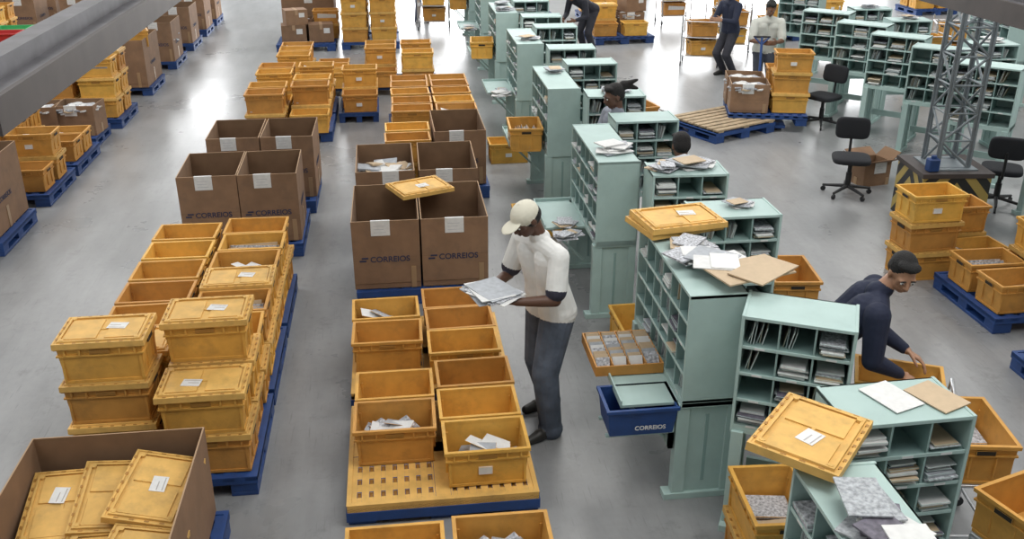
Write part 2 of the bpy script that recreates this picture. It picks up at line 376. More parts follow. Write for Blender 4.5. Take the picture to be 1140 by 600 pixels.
# ------------------------------------------------------------------ LANE C
pallet(.18,3.85,True,sy=1.15)
for x,y,k in((-.12,4.1,'empty'),(.46,4.13,'loose'),(-.12,3.7,'empty'),(.46,3.72,'empty')): crate(x,y,.153,k)
pallet(.18,5.42,True,sy=1.16)
for x,y,k in((-.10,5.42,'loose'),(-.10,5.82,'empty'),(.46,5.12,'loose'),(.46,5.52,'empty'),(.46,5.92,'empty')): crate(x,y,.153,k)
pallet(.17,6.78,True,sy=1.22)
for x,ys_ in((-.15,(6.62,7.03)),(.42,(6.40,6.79,7.18))):
    for y in ys_: crate(x,y,.153,'loose' if (x<0 and y>7) else 'empty')
pallet(.17,8.48,sy=1.1); pallet(.2,9.9,sy=1.1); pallet(.45,11.3,sy=1.1,sx=1.05)
for x,k in((-.14,0),(.48,2)): ob('cardboard_carton',CT[k],(x,8.50,.153),random.uniform(-.01,.01))
ob('cardboard_carton',CT[1],(-.14,9.92,.153),.01); ob('cardboard_carton',CT[0],(.52,9.92,.153),-.01)
ob('cardboard_carton',CT[0],(.74,11.35,.153),.01)
for y in(11.0,11.45): stack(.13,y,.153,2,'empty')
ob('crate_lid',LIDS[2],(.20,8.80,.820),rot=(.05,.02,.45))
for y in(12.7,13.8): pallet(.50,y)
for i,y in enumerate((12.35,12.8,13.3,13.75,14.15)):
    for x in(.22,.80): stack(x,y,.153,2,random.choice(['letters','flats','loose','empty','empty']))
pallet(-.43,20.7); pallet(-1.75,20.6); pallet(-.43,21.9); pallet(-1.75,21.9)
for x in(-.74,-.15):
    for y in(20.4,20.85): stack(x,y,.153,4,'closed')
    for y in(21.7,22.1): stack(x,y,.153,5,'closed')
for x,y,k in((-2.0,20.45,1),(-1.45,20.5,2)): ob('cardboard_box',CBX[2],(x,y,.153),.1)
ob('cardboard_box',CBX[0],(-1.95,20.45,.515),.3)
ob('cardboard_box',CTM,(-1.9,20.9,.153),0); stack(-1.35,20.9,.153,2,'letters')
ob('cardboard_carton',CTL,(-1.75,21.95,.153))
# ------------------------------------------------------------------ LANE A (far left)
for y in(10.1,11.6,12.75,15.0,17.1,19.2,21.0): pallet(-4.65,y,sx=1.0,sy=1.05)
ob('cardboard_carton',CTL,(-4.68,10.08,.153))
for x,y,n,k in((-4.35,11.35,1,'flats'),(-4.95,11.35,2,'empty'),(-4.35,11.8,2,'loose'),(-4.95,11.8,2,'flats'),(-4.35,12.55,1,'letters'),(-4.95,12.5,2,'letters'),(-4.35,12.95,1,'loose'),(-4.95,12.95,2,'flats')): stack(x,y,.153,n,k)
pallet(-4.75,13.85,sy=.8); ob('cardboard_box',CTM,(-4.95,13.8,.153),.1); ob('cardboard_box',CTM,(-4.42,13.85,.153),-.08); ob('cardboard_box',CBX[0],(-5.7,10.0,0),.2); ob('cardboard_box',CTM,(-5.55,11.5,.0),.3)
for x in(-4.95,-4.35):
    for y in(14.75,15.2): stack(x,y,.153,3,random.choice(['closed','letters']))
ob('cardboard_carton',CTL,(-4.65,17.1,.153))
crate(-4.35,16.95,.153+.62,'flats',.3)
for y in(18.95,20.8):
    for x in(-4.95,-4.36): ob('cardboard_carton',CTB[random.randint(0,1)],(x,y+.15,.153))
for y in(11.6,12.9,14.2,15.5,16.8,18.4,20.2): pallet(-6.55,y); pallet(-8.0,y)
for y in(11.3,11.8,12.6,13.1,13.9,14.4,15.2,15.7,16.5,17.0):
    for x in(-6.85,-6.25,-8.3,-7.7): stack(x,y,.153,random.choice([1,2,3]),random.choice(K+['loose','flats']))
for y in(18.1,18.6,19.9,20.4):
    for x in(-8.3,-7.7): stack(x,y,.153,random.choice([2,3]),random.choice(K))
for y in(22.6,24.0):
    for x in(-4.65,-6.5,-8.2):
        pallet(x,y)
        for dx in(-.3,.3): ob('cardboard_carton',CTB[random.randint(0,2)],(x+dx,y,.153))
def bin_mesh(m):
    mb=MB(); mb.shell(.5,.36,0,.56,.42,.34,.01); mb.shell(.60,.46,.32,.60,.46,.345,.03); mb.b(-.24,.24,-.17,.17,.003,.012)
    for k in(-.2,0,.2): mb.b(k-.01,k+.01,-.205,-.19,.05,.32)
    for k in range(5): mb.b(-.2,.2,-.12+k*.05,-.09+k*.05,.02,.25,1)
    return mb.mesh('bin',[m,WHT],.003)
BR,BG,BL=bin_mesh(RED),bin_mesh(GRN),bin_mesh(LBL)
for x,y,z,m in((-6.85,18.2,.153,BG),(-6.24,18.2,.153,BL),(-6.85,18.7,.153,BR),(-6.24,18.7,.153,BR),(-6.85,18.2,.5,BR),(-6.24,18.2,.5,BL),(-6.85,18.7,.5,BG),(-6.85,20.0,.153,BL),(-6.24,20.0,.153,BG),(-6.24,20.5,.153,BR),(-6.85,20.5,.153,BR)):
    ob('storage_bin',m,(x,y,z))
# ------------------------------------------------------------------ sorting shelves
def case_mesh(Ln,cols,rows,seed,fill=.65,h0=.72,h1=1.45,d=.36,legs=True,tray=None):
    r=random.Random(seed); mb=MB(); t=.012; hL=Ln/2
    mb.b(-hL,hL,d/2-t,d/2,h0,h1,0); mb.b(-hL,hL,-d/2,d/2,h1-.02,h1,0); mb.b(-hL,hL,-d/2,d/2,h0,h0+.02,0)
    mb.b(-hL,-hL+.018,-d/2-.004,d/2,h0-.03,h1+.004,0); mb.b(hL-.018,hL,-d/2-.004,d/2,h0-.03,h1+.004,0)
    cw=(Ln-.036)/cols; rh=(h1-h0-.04)/rows
    for c in range(1,cols):
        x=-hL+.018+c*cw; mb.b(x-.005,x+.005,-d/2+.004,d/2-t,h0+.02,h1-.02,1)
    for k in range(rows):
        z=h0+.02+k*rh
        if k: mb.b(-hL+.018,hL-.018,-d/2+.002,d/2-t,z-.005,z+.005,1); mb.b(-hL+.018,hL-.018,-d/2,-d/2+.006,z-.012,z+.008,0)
        for c in range(cols):
            xc=-hL+.018+(c+.5)*cw
            if r.random()<.5: mb.b(xc-.03,xc+.03,-d/2-.002,-d/2+.001,z-.010,z+.006,2)
            if r.random()<fill:
                if r.random()<.35: # upright / leaning mail
                    for q in range(r.randint(3,7)):
                        M=Matrix.Translation((xc-cw*.38+q*.016,-.02+r.uniform(-.02,.02),z+.008))@Matrix.Rotation(r.uniform(.05,.3),4,'Y')
                        mb.b(0,.005,-.12,.12,0,rh*r.uniform(.6,.85),r.choice([2,2,3,4,5]),M)
                else:
                    zz=z+.007
                    for q in range(r.randint(3,9)):
                        tt=r.uniform(.004,.016)
                        if zz+tt>z+rh-.02: break
                        ww=min(cw*.42,.11)*r.uniform(.75,1); dy=r.uniform(-.05,.03)
                        M=Matrix.Translation((xc+r.uniform(-.006,.006),dy-.02,zz))@Matrix.Rotation(r.uniform(-.08,.08),4,'Z')
                        mb.b(-ww,ww,-.13,.13,0,tt,r.choice([2,2,2,3,4,5,6]),M); zz+=tt+.001
    if legs:
        for sx in(-1,1):
            x=sx*(hL-.045)
            mb.b(x-.02,x+.02,-d/2+.03,d/2-.03,.04,h0,0)
            mb.b(x-.035,x+.035,-d/2-.02,-d/2+.06,.04,h0-.02,0) ; mb.b(x-.035,x+.035,d/2-.06,d/2-.0,.04,h0-.02,0)
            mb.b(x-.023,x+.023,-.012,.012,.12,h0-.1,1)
            mb.b(x-.045,x+.045,-d/2-.07,d/2+.03,0,.045,0)
        mb.b(-hL+.1,hL-.1,d/2-.07,d/2-.04,.25,.33,0)
        mb.b(-hL,hL,-d/2,d/2,h0-.035,h0,0)
    if tray is not None:
        a,e=-hL+tray,-hL+tray+.72
        if e>hL: e=hL
        mb.b(a,e,-d/2-.36,-d/2,h0-.04,h0-.02,0); mb.b(a,e,-d/2-.37,-d/2-.36,h0-.04,h0+.01,0)
        mb.b(a,a+.012,-d/2-.36,-d/2,h0-.04,h0+.01,0)
        for q in(a+.05,e-.05): mb.cyl((q,-d/2-.32,h0-.04),(q,-d/2,.35),.012,n=8,m=0)
    return mb.mesh('sorting_case',[TEAL,TEALD,WHT,MAN,GRY,NEWS,DKP],.002)
LONG=[case_mesh(1.2,6,4,s,tray=0,fill=.62) for s in(11,12)]
LONG1=case_mesh(1.2,6,4,17,tray=.42,fill=.6)
LONGN=[case_mesh(1.1,5,4,s,fill=.65) for s in(13,14)]
PERP=[case_mesh(.62,3,4,s,fill=.88) for s in(21,22,23)]
PERPW=[case_mesh(.75,3,4,s,fill=.5) for s in(31,32)]
RZX=-math.pi/2
def longcase(x0,y0,k=0,me=None): return ob('mail_sorting_shelf',me or LONG[k%2],(x0+.18,y0+.6,0),RZX)
def perpcase(x,y,rz=0,k=0): return ob('mail_sorting_shelf',PERP[k%3],(x,y,0),rz)
def pile_mesh(seed,n,w,d,spread):
    r=random.Random(seed); mb=MB(); z=0
    for i in range(n):
        t=r.uniform(.003,.012)
        M=Matrix.Translation((r.uniform(-spread,spread),r.uniform(-spread,spread)*.6,z))@Matrix.Rotation(r.uniform(-.7,.7),4,'Z')
        s=r.uniform(.6,1); mb.b(-w*s,w*s,-d*s,d*s,0,t,r.choice([0,0,1,2,3,3]),M); z+=t
    return mb.mesh('pile',[WHT,MAN,GRY,NEWS])
PILES=[pile_mesh(i,9,.13,.10,.10) for i in range(5)]
def pile(x,y,z,k,rz=0,s=1): return ob('paper_pile',PILES[k%5],(x,y,z),rz,scale=(s,s,s))
XS=1.66
ys=[4.85,7.45,10.1,12.7,15.3,17.9,20.5]
for i,y in enumerate(ys):
    longcase(XS,y,i,LONG1 if i==0 else None)
    perpcase(2.40,y+1.42,0,i)
    if i: perpcase(2.34,y-.22,-.05,i+1)
    if i: 
        if i in(1,3,4): pile(1.84,y+.3,1.455,i,.4,.85)
        if i in(2,4,5): pile(1.86,y+.85,1.455,i+1,1.4,.8)
        if i in(1,2,5): pile(2.36,y-.2,1.455,i+2,.3,.85)
        if i%2==0: crate(1.46,y+.42,.705,'letters',1.5)
        else: pile(1.46,y+.25,.705,i+3,.5,.75); pile(1.48,y+.5,.705,i+1,1.5,.7)
perpcase(2.23,4.60,-.46,0)
longcase(1.60,2.02,1,LONGN[1]); perpcase(2.28,3.62,.03,2)
pile(1.85,5.30,1.455,0,.2,1.0); pile(2.0,5.12,1.475,1,1.3,.9); pile(1.86,5.55,1.455,2,.9,.8); pile(2.45,6.3,1.455,3,.2,.6); pile(2.38,7.25,1.455,3,.2,1.0); pile(2.15,7.25,1.455,4,1.2,.8)
ob('crate_lid',LIDS[1],(1.86,5.92,1.475),rot=(0,0,.25)); ob('crate_lid',LIDS[0],(1.88,5.90,1.515),rot=(.02,.01,.18))
ob('crate_lid',LIDS[3],(1.72,3.30,1.50),rot=(.05,.06,.86))
mb=MB()
mb.b(-.09,.09,-.12,.12,0,.004,0,Matrix.Translation((-.02,.03,0))@Matrix.Rotation(.25,4,'Z')); mb.b(-.09,.09,-.12,.12,0,.006,1,Matrix.Translation((.19,-.02,0))@Matrix.Rotation(.3,4,'Z'))
ob('envelope_pair',mb.mesh('ep',[WHT,MAN]),(2.30,3.62,1.456),.1)
mb=MB()
mb.b(-.26,.22,-.15,.15,0,.01,1,Matrix.Rotation(.2,4,'Z')); mb.b(-.13,.13,-.10,.10,.01,.016,0,Matrix.Translation((-.18,.12,0))@Matrix.Rotation(-.4,4,'Z')); mb.b(-.2,.2,-.12,.12,.017,.026,1,Matrix.Translation((.05,-.06,0))@Matrix.Rotation(.55,4,'Z'))
ob('flat_cardboard_sheet',mb.mesh('fc',[WHT,MAN]),(2.08,5.03,1.52),.1)
PLW=mat('plastic_wrapped_magazines',(.40,.42,.44),.18,noise=.35,nscale=55,spec=.8)
mb=MB(); r=random.Random(9)
for i in range(9):
    M=Matrix.Translation((r.uniform(-.06,.06),r.uniform(-.20,.20),.010*i))@Matrix.Rotation(r.uniform(-.6,.6),4,'Z')@Matrix.Rotation(r.uniform(-.05,.05),4,'X')
    mb.b(-.085,.085,-.115,.115,0,.008,[1,0,3,1,2,0,3,1,0][i],M)
    if i%3==1: mb.b(-.06,.03,-.08,.0,.008,.009,3,M)
ob('wrapped_magazine_pile',mb.mesh('wm',[PLW,WHT,MAN,DKP]),(1.78,2.72,1.456),.2)
mb=MB(); pts=[V((-.14,0,.02)),V((-.10,.10,.03)),V((0,.14,.06)),V((.10,.08,.03)),V((.12,-.02,.02)),V((.06,-.09,.02)),V((-.05,-.10,.02))]
for a,b_ in zip(pts,pts[1:]): mb.cap(a,b_,.010,.010,1,8)
mb.ell((.02,-.02,.03),(.06,.045,.03),0)
ob('leather_strap_pouch',mb.mesh('lsp',[BLK,mat('leather_brown',(.20,.06,.03),.5)]),(1.86,2.42,1.456),.5)
# bundles tray + blue crate in front of station 1
mb=MB(); r=random.Random(5)
for i in range(4):
    for k in range(9):
        mb.b(-.045,.045,0,.012,0,.085,r.choice([0,1,1,2,3]),Matrix.Translation((-.165+i*.11,-.20+k*.043,0))@Matrix.Rotation(-.5,4,'X'))
mb.shell(.45,.48,-.02,.45,.48,.05,.01,4); mb.b(-.22,.22,-.23,.23,-.02,-.01,4)
for i in(-1,0,1): mb.b(i*.11-.003,i*.11+.003,-.235,.235,-.01,.06,4)
ob('letter_bundle_tray',mb.mesh('bt',[WHT,MAN,GRY,NEWS,YEL]),(1.43,5.50,.728),0)
mb=MB(); mb.shell(.40,.26,0,.44,.30,.19,.008); mb.b(-.195,.195,-.125,.125,.002,.012); mb.shell(.46,.32,.175,.46,.32,.195,.02)
mb.add(TXT[0],TXT[1],1,False,Matrix.Translation((.05,-.148,.045))@RX90@Matrix.Scale(.55,4))
mb.b(-.205,.205,-.142,-.130,.11,.12,0)
ob('blue_mail_crate',mb.mesh('bc',[BLU,WHT],.003),(1.42,5.00,.505),0)
mb=MB()
for yy in(-.1,.1): mb.b(-.22,.21,yy-.015,yy+.015,-.015,0)
mb.b(.18,.21,-.13,.13,-.12,0); mb.b(.18,.21,-.13,-.10,-.12,.12)
ob('crate_bracket',mb.mesh('cb',[TEAL]),(1.42,5.00,.503))
crate(1.92,6.90,.0,'empty',math.pi/2); crate(1.98,4.10,0,'closed',1.5); crate(1.98,4.10,.3035,'flats',1.5); crate(1.48,9.6,0,'flats'); crate(1.48,12.25,0,'empty')
# crate stands
def stand_mesh():
    mb=MB()
    for x in(-.24,.24):
        for y in(-.16,.16): mb.cyl((x,y,.05),(x,y,.50),.012,n=8); mb.cyl((x-.01,y,.035),(x+.01,y,.035),.035,n=12,m=1)
        mb.cyl((x,-.16,.14),(x,.16,.14),.01,n=8); mb.cyl((x,-.16,.50),(x,.16,.50),.012,n=8)
    for y in(-.16,.16): mb.cyl((-.24,y,.50),(.24,y,.50),.012,n=8); mb.cyl((-.24,y,.14),(.24,y,.14),.01,n=8)
    mb.b(-.24,.24,-.16,.16,.505,.515)
    for y in(-.16,.16): mb.cyl((.24,y,.5),(.32,y,.60),.01,n=8); mb.cyl((.32,y,.60),(.33,y,.72),.01,n=8)
    mb.cyl((.33,-.16,.72),(.33,.16,.72),.012,n=8)
    return mb.mesh('stand',[CHR,BLK])
STN=stand_mesh()
for x,y,rz,k in((3.10,4.92,-.45,'flats'),(3.24,4.36,1.4,'flats'),(3.05,6.60,1.45,'empty'),(3.22,3.66,.3,'empty'),(2.95,9.2,1.3,'letters'),(3.1,11.9,.2,'flats')):
    ob('crate_stand',STN,(x,y,0),rz); crate(x,y,.517,k,rz,j=0)
# ------------------------------------------------------------------ right side row
for i,(x,y,a) in enumerate(((6.95,10.75,-.75),(6.95,11.8,-.7),(6.85,12.75,-.75),(6.8,13.75,-.75),(6.75,14.9,-.7),(7.2,17.0,-.75))):
    ob('mail_sorting_shelf',PERPW[i%2],(x+.25,y,0),a); 
    if i in(1,3,4): ob('mail_sorting_shelf',PERP[i%3],(x+1.05,y+.25,0),-.1); pile(x+1.05,y+.25,1.455,i,.2,.8)
perpcase(6.50,8.10,0,1); longcase(7.05,8.35,0,LONGN[0]); pile(6.50,8.10,1.455,2,0,.8)
for i,(x,y) in enumerate(((9.3,11.5),(9.6,14.0))):
    longcase(x,y,i,LONGN[i]); perpcase(x+.75,y+.3,0,i)
# pallet of crates right
pallet(5.62,7.22); 
for x,y,n,k in((5.32,6.97,1,'flats'),(5.92,6.97,1,'letters'),(5.32,7.42,1,'letters'),(5.92,7.42,2,'flats')): stack(x,y,.153,n,k)
stack(5.03,8.02,0,2,'closed',.03); crate(5.03,8.02,.607,'empty',.03); stack(5.62,8.05,0,1,'loose',.05); stack(5.60,8.47,0,2,'empty',.0)
pallet(5.42,5.68); stack(5.12,5.92,.153,1,'letters',.05); stack(5.72,5.9,.153,2,'flats',.05)
# pillar
STR=bpy.data.materials.new('hazard_stripes'); STR.use_nodes=True; nt=STR.node_tree;N=nt.nodes;L=nt.links
tc=N.new('ShaderNodeTexCoord'); sp=N.new('ShaderNodeSeparateXYZ'); L.new(tc.outputs['Object'],sp.inputs[0])
def mth(op,a,b=None):
    n=N.new('ShaderNodeMath'); n.operation=op
    for i,q in enumerate((a,b)):
        if q is None: continue
        if isinstance(q,(int,float)): n.inputs[i].default_value=q
        else: L.new(q,n.inputs[i])
    return n.outputs[0]
xx=mth('ADD',mth('ABSOLUTE',sp.outputs[0]),mth('ABSOLUTE',sp.outputs[1]))
fr=mth('FRACT',mth('MULTIPLY',mth('ADD',xx,mth('MULTIPLY',sp.outputs[2],.9)),4.2)); gt=mth('GREATER_THAN',fr,.5)
mx=N.new('ShaderNodeMix'); mx.data_type='RGBA'; mx.inputs['A'].default_value=(.38,.28,.08,1); mx.inputs['B'].default_value=(.02,.02,.02,1)
L.new(gt,mx.inputs['Factor']); L.new(mx.outputs['Result'],N['Principled BSDF'].inputs['Base Color'])
mb=MB()
mb.b(-.37,.37,-.34,.34,0,.60,1); mb.b(-.39,.39,-.36,.36,.60,.65,2)
hw=.17; zt=ZC
for sx in(-1,1):
    for sy in(-1,1):
        mb.b(sx*hw-.03,sx*hw+.03,sy*hw-.004,sy*hw+.004,.6,zt,0); mb.b(sx*hw-.004,sx*hw+.004,sy*hw-.03,sy*hw+.03,.6,zt,0)
z=.66;k=0
while z<zt-.3:
    s=1 if k%2 else -1
    for q in(-1,1):
        mb.cyl((-s*hw,q*hw,z),(s*hw,q*hw,z+.3),.014,n=6); mb.cyl((q*hw,-s*hw,z),(q*hw,s*hw,z+.3),.014,n=6)
        mb.cyl((-hw,q*hw,z),(hw,q*hw,z),.012,n=6); mb.cyl((q*hw,-hw,z),(q*hw,hw,z),.012,n=6)
    z+=.3;k+=1
mb.b(-.25,.25,-.25,.25,.65,.665,0)
ob('lattice_steel_pillar',mb.mesh('pillar',[STL,STR,STLD]),(6.00,9.42,0),-.10)
mb=MB(); mb.b(-.06,.06,-.05,.05,0,.14); mb.cyl((0,0,.14),(0,0,.17),.03)
ob('blue_canister',mb.mesh('can',[BLU],.01),(5.72,9.20,.653))
ob('cardboard_box',CTS,(5.85,10.75,0),.2)
# chairs
def rbox(mb,x0,x1,y0,y1,z0,z1,m,M=None):
    c=V(((x0+x1)/2,(y0+y1)/2,(z0+z1)/2)); r=V(((x1-x0)/2,(y1-y0)/2,(z1-z0)/2)); n=24;h=12;vs=[];fs=[]
    def sg(v,e): return math.copysign(abs(v)**e,v)
    for i in range(h+1):
        t=-math.pi/2+math.pi*i/h
        for k in range(n):
            p=2*math.pi*k/n
            vs.append((c.x+r.x*sg(math.cos(t),.35)*sg(math.cos(p),.45),c.y+r.y*sg(math.cos(t),.35)*sg(math.sin(p),.45),c.z+r.z*sg(math.sin(t),.5)))
    for i in range(h):
        for k in range(n): j=(k+1)%n; fs.append((i*n+k,i*n+j,(i+1)*n+j,(i+1)*n+k))
    mb.add(vs,fs,m,True,M)
def chair_mesh():
    mb=MB(); sh=.46
    rbox(mb,-.22,.22,-.21,.21,sh-.05,sh+.03,0)
    rbox(mb,-.20,.20,-.035,.035,-.13,.13,0,Matrix.Translation((0,.24,sh+.30))@Matrix.Rotation(-.12,4,'X'))
    mb.cyl((0,.0,.10),(0,0,sh-.05),.025,n=12,m=1); mb.cyl((0,0,.12),(0,0,.28),.035,n=12,m=1)
    mb.b(-.1,.1,-.1,.1,sh-.07,sh-.045,1)
    mb.cap(V((0,.05,sh-.06)),V((0,.25,sh-.05)),.016,.016,1,8); mb.cap(V((0,.25,sh-.05)),V((0,.28,sh+.25)),.016,.016,1,8)
    for k in range(5):
        a=2*math.pi*k/5+.3; e=V((.28*math.cos(a),.28*math.sin(a),.075))
        mb.cap(V((0,0,.11)),e,.024,.016,1,8); mb.cyl(e+V((-.012*math.sin(a),.012*math.cos(a),-.045)),e+V((.012*math.sin(a),-.012*math.cos(a),-.045)),.03,n=12,m=1)
    return mb.mesh('chair',[FAB,BLK])
CH=chair_mesh()
ob('office_chair',CH,(5.38,10.35,0),-.35); ob('office_chair',CH,(6.36,13.35,0),-1.0); ob('office_chair',CH,(6.93,9.75,0),2.6)
pallet(4.80,13.3,rz=.45)
mb=MB()
for k in range(8): mb.b(-.58,.58,-.5+k*.13,-.5+k*.13+.09,.02,.045)
for x in(-.5,0,.5): mb.b(x-.05,x+.05,-.5,.5,0,.02)
ob('wooden_pallet_top',mb.mesh('wp',[WOOD],.003),(4.80,13.3,.153),.45)
def jack_mesh():
    mb=MB(); 
    for x in(-.2,.2): mb.b(x-.08,x+.08,-.6,.55,.05,.10,0); mb.cyl((x-.04,-.5,.04),(x+.04,-.5,.04),.04,n=12,m=1)
    mb.b(-.3,.3,.52,.62,.05,.40,0); mb.b(-.08,.08,.6,.72,.1,.45,0)
    for x in(-.1,.1): mb.cyl((x-.03,.68,.09),(x+.03,.68,.09),.09,n=16,m=1)
    mb.cap(V((0,.68,.4)),V((0,.86,1.1)),.02,.02,0,8); mb.cap(V((-.12,.87,1.12)),V((.12,.87,1.12)),.016,.016,1,8); mb.cap(V((-.12,.87,1.12)),V((0,.84,1.0)),.012,.012,0,8);mb.cap(V((.12,.87,1.12)),V((0,.84,1.0)),.012,.012,0,8)
    return mb.mesh('jack',[BLU,BLK],.006)
JM=jack_mesh()
ob('pallet_jack',JM,(5.58,13.75,0),-.25)
pallet(5.55,13.6,rz=-.25,z=.105,sx=.95)
for dx,dy,n,k in((.26,-.25,3,'empty'),(.32,.15,2,'letters')): stack(5.55+dx,13.6+dy-.0,.26,n,k,-.25)
ob('cardboard_box',CTM,(5.24,13.5,.26),-.25); ob('cardboard_box',CTM,(5.34,13.98,.26),-.25); 
pallet(4.9,20.6,sx=1.1,rz=.1)
for x,y,n,k in((4.55,20.4,1,'flats'),(5.2,20.4,1,'loose'),(4.6,20.85,2,'closed')): stack(x,y,.153,n,k)
ob('cardboard_box',CTM,(5.2,20.9,.153),.1); ob('cardboard_box',CBX[2],(5.25,20.9,.58),.3)
def cart_mesh():
    mb=MB()
    for x in(-.35,.35):
        for y in(-.25,.25): mb.cyl((x,y,.08),(x,y,.95),.014,n=8); mb.cyl((x-.012,y,.05),(x+.012,y,.05),.05,n=12,m=1)
    for z in(.2,.55,.85):
        for y in(-.25,.25): mb.cyl((-.35,y,z),(.35,y,z),.01,n=6)
        for x in(-.35,.35): mb.cyl((x,-.25,z),(x,.25,z),.01,n=6)
        if z<.8: mb.b(-.35,.35,-.25,.25,z,z+.012)
    return mb.mesh('cart',[CHR,BLK])
CA=cart_mesh()
for x,y in((5.9,17.9),(6.9,19.0),(8.6,18.2),(11.5,13.2),(1.0,22.5),(7.6,21.5),(10.5,17.0),(6.7,22.6),(9.3,15.9)):
    ob('mail_cart',CA,(x,y,0),random.uniform(-.4,.4)); crate(x,y,.565,'flats',0); crate(x,y,.215,'letters',0)
for x,y in((8.7,20.5),(10.4,23),(3.3,24),(15,21),(11.6,15.0),(12.8,18.5),(5.2,23.5),(13.6,23.4)):
    pallet(x,y,rz=.05)
    for dx in(-.3,.3):
        for dy in(-.22,.22): stack(x+dx,y+dy,.153,random.choice([1,2,3]),random.choice(K))
# ------------------------------------------------------------------ PEOPLE
def ik(S,T,l1,l2,hint):
    d=T-S; L_=min(d.length,l1+l2-.004); u=d.normalized(); T=S+u*L_
    a=(l1*l1-l2*l2+L_*L_)/(2*L_); h=math.sqrt(max(l1*l1-a*a,0)); p=hint-u*hint.dot(u); p.normalize()
    return S+u*a+p*h,T
def hand(B,W,d,n,side,curl,mt):
    d=d.normalized(); n=(n-d*n.dot(d)).normalized(); s=d.cross(n).normalized()*side
    offs=[.032,.011,-.011,-.031]; lens=[.042,.047,.044,.034]
    for o,l in zip(offs,lens):
        k=W+d*.088+s*o; B.append(('c',W+s*o*.6+d*.01,k,.014,.0125,mt))
        dr=d+s*(o*2.2); dr.normalize(); p=k; ang=0
        for seg,c in((1.,curl*.8),(.65,curl),(.5,curl*.7)):
            ang+=c; q=p+(dr*math.cos(ang)+n*math.sin(ang))*l*seg; B.append(('c',p,q,.0095,.0082,mt)); p=q
    a=W+d*.022+s*.024; b=a+(d*.6+s*.72+n*.25).normalized()*.042; c=b+(d*.85+s*.25+n*.45).normalized()*.032; e=c+(d*.85+n*.5-s*.05).normalized()*.025
    B.append(('c',W+d*.01+s*.01,a,.015,.014,mt)); B.append(('c',a,b,.0135,.011,mt)); B.append(('c',b,c,.011,.0095,mt)); B.append(('c',c,e,.0095,.0085,mt))
def person(name,loc,rz,skin,shirt,pants,hair,sh=(0,0,1.42),hip=(0,0,.93),head=None,yaw=0,pitch=0,hL=None,hR=None,fL=(.11,.02,0),fR=(-.11,0,0),
           sleeve='short',cap=None,pony=False,vox=.008,dirs=None,nrm=None,curl=.45,shoe=(.02,.018,.015),trim=None,build=1.,elb=V((0,.5,-.6)),legr=1.):
    mats=[mat(name+'_skin',skin,.5,noise=.05),mat(name+'_shirt',shirt,.8,noise=.07,nscale=9,bump=.5,bscale=11),mat(name+'_trousers',pants,.85,noise=.25,nscale=10,bump=.6,bscale=12),
          mat(name+'_hair',hair,.8,bump=.4,bscale=120),mat(name+'_shoe',shoe,.5),mat(name+'_cap',cap or (.5,.5,.5),.8),mat(name+'_trim',trim or shirt,.8)]
    C=V(sh); Hc=V(hip); B=[]
    head=V(head) if head else C+V((0,-.05,.20))
    up=(C-Hc).normalized(); k=build
    for s in(-1,1):
        B.append(('c',C+V((s*.085*k,.005,0))-up*.085,Hc+V((s*.062*k,0,0))+up*.16,.100*k,.095*k,1))
        B.append(('c',Hc+V((s*.062*k,0,0))+up*.16,Hc+V((s*.068*k,0,0))-up*.035,.098*k,.120*k,1))
        B.append(('c',C+V((s*.02,0,-.01)),C+V((s*.165*k,.005,-.03)),.062*k,.064*k,1))
        B.append(('c',C+V((s*.02,.01,.035)),C+V((s*.12,.01,.0)),.042,.05,1))
        B.append(('c',Hc+V((s*.06,0,-.02)),Hc+V((s*.085,.0,-.09)),.100*k,.1*k,2))
        Fo=V(fL if s>0 else fR); ank=Fo+V((0,.03,.085)); HJ=Hc+V((s*.085,0,-.07))
        kn,_=ik(HJ,ank,.42,.41,V((s*.05,-1,0)))
        B.append(('c',HJ,kn,.098*legr,.076*legr,2)); B.append(('c',kn,ank+V((0,0,-.005)),.076*legr,.064*legr,2)); B.append(('c',ank,ank+V((0,0,-.03)),.064*legr,.072*legr,2))
        B.append(('c',Fo+V((0,.055,.042)),Fo+V((s*.012,-.08,.040)),.041,.045,4)); B.append(('c',Fo+V((s*.012,-.08,.038)),Fo+V((s*.018,-.17,.032)),.044,.032,4))
        S=C+V((s*.185*k,.005,-.03))
        T=V(hL if s>0 else hR) if (hL if s>0 else hR) else S+V((s*.10,-.06,-.54))
        E,T=ik(S,T,.29,.255,elb+V((s*.45,0,0)))
        if sleeve=='short':
            m=S.lerp(E,.78); B.append(('c',S,m,.070,.072,1)); 
            if trim: B.append(('c',S.lerp(E,.78),S.lerp(E,.785),.0722,.0722,6))
            B.append(('c',S.lerp(E,.6),E,.046,.040,0)); B.append(('c',E,E.lerp(T,.35),.041,.039,0)); B.append(('c',E.lerp(T,.35),T,.039,.026,0))
        else:
            B.append(('c',S,E,.070*k,.055*k,1)); B.append(('c',E,T.lerp(E,.12),.055*k,.038,1)); B.append(('c',E.lerp(T,.8),T,.027,.025,0))
        i=0 if s>0 else 1
        d=dirs[i] if dirs else (T-E); n=nrm[i] if nrm else V((-s,0,0))
        hand(B,T,V(d),V(n),(1 if V(d).cross(V(n)).dot(V((-s,-.3,.3)))>0 else -1),curl,0)
    M=Matrix.Translation(head)@Matrix.Rotation(yaw,4,'Z')@Matrix.Rotation(pitch,4,'X'); R=M.to_3x3()
    B.append(('c',C+V((0,.02,.0)),M@V((0,.03,-.04)),.056,.052,0)); B.append(('c',C+V((0,.012,.03)),C.lerp(M@V((0,.03,-.04)),.35)+V((0,.005,0)),.068,.060,1))
    def E_(c,r,m): B.append(('e',M@V(c),r,R,m))
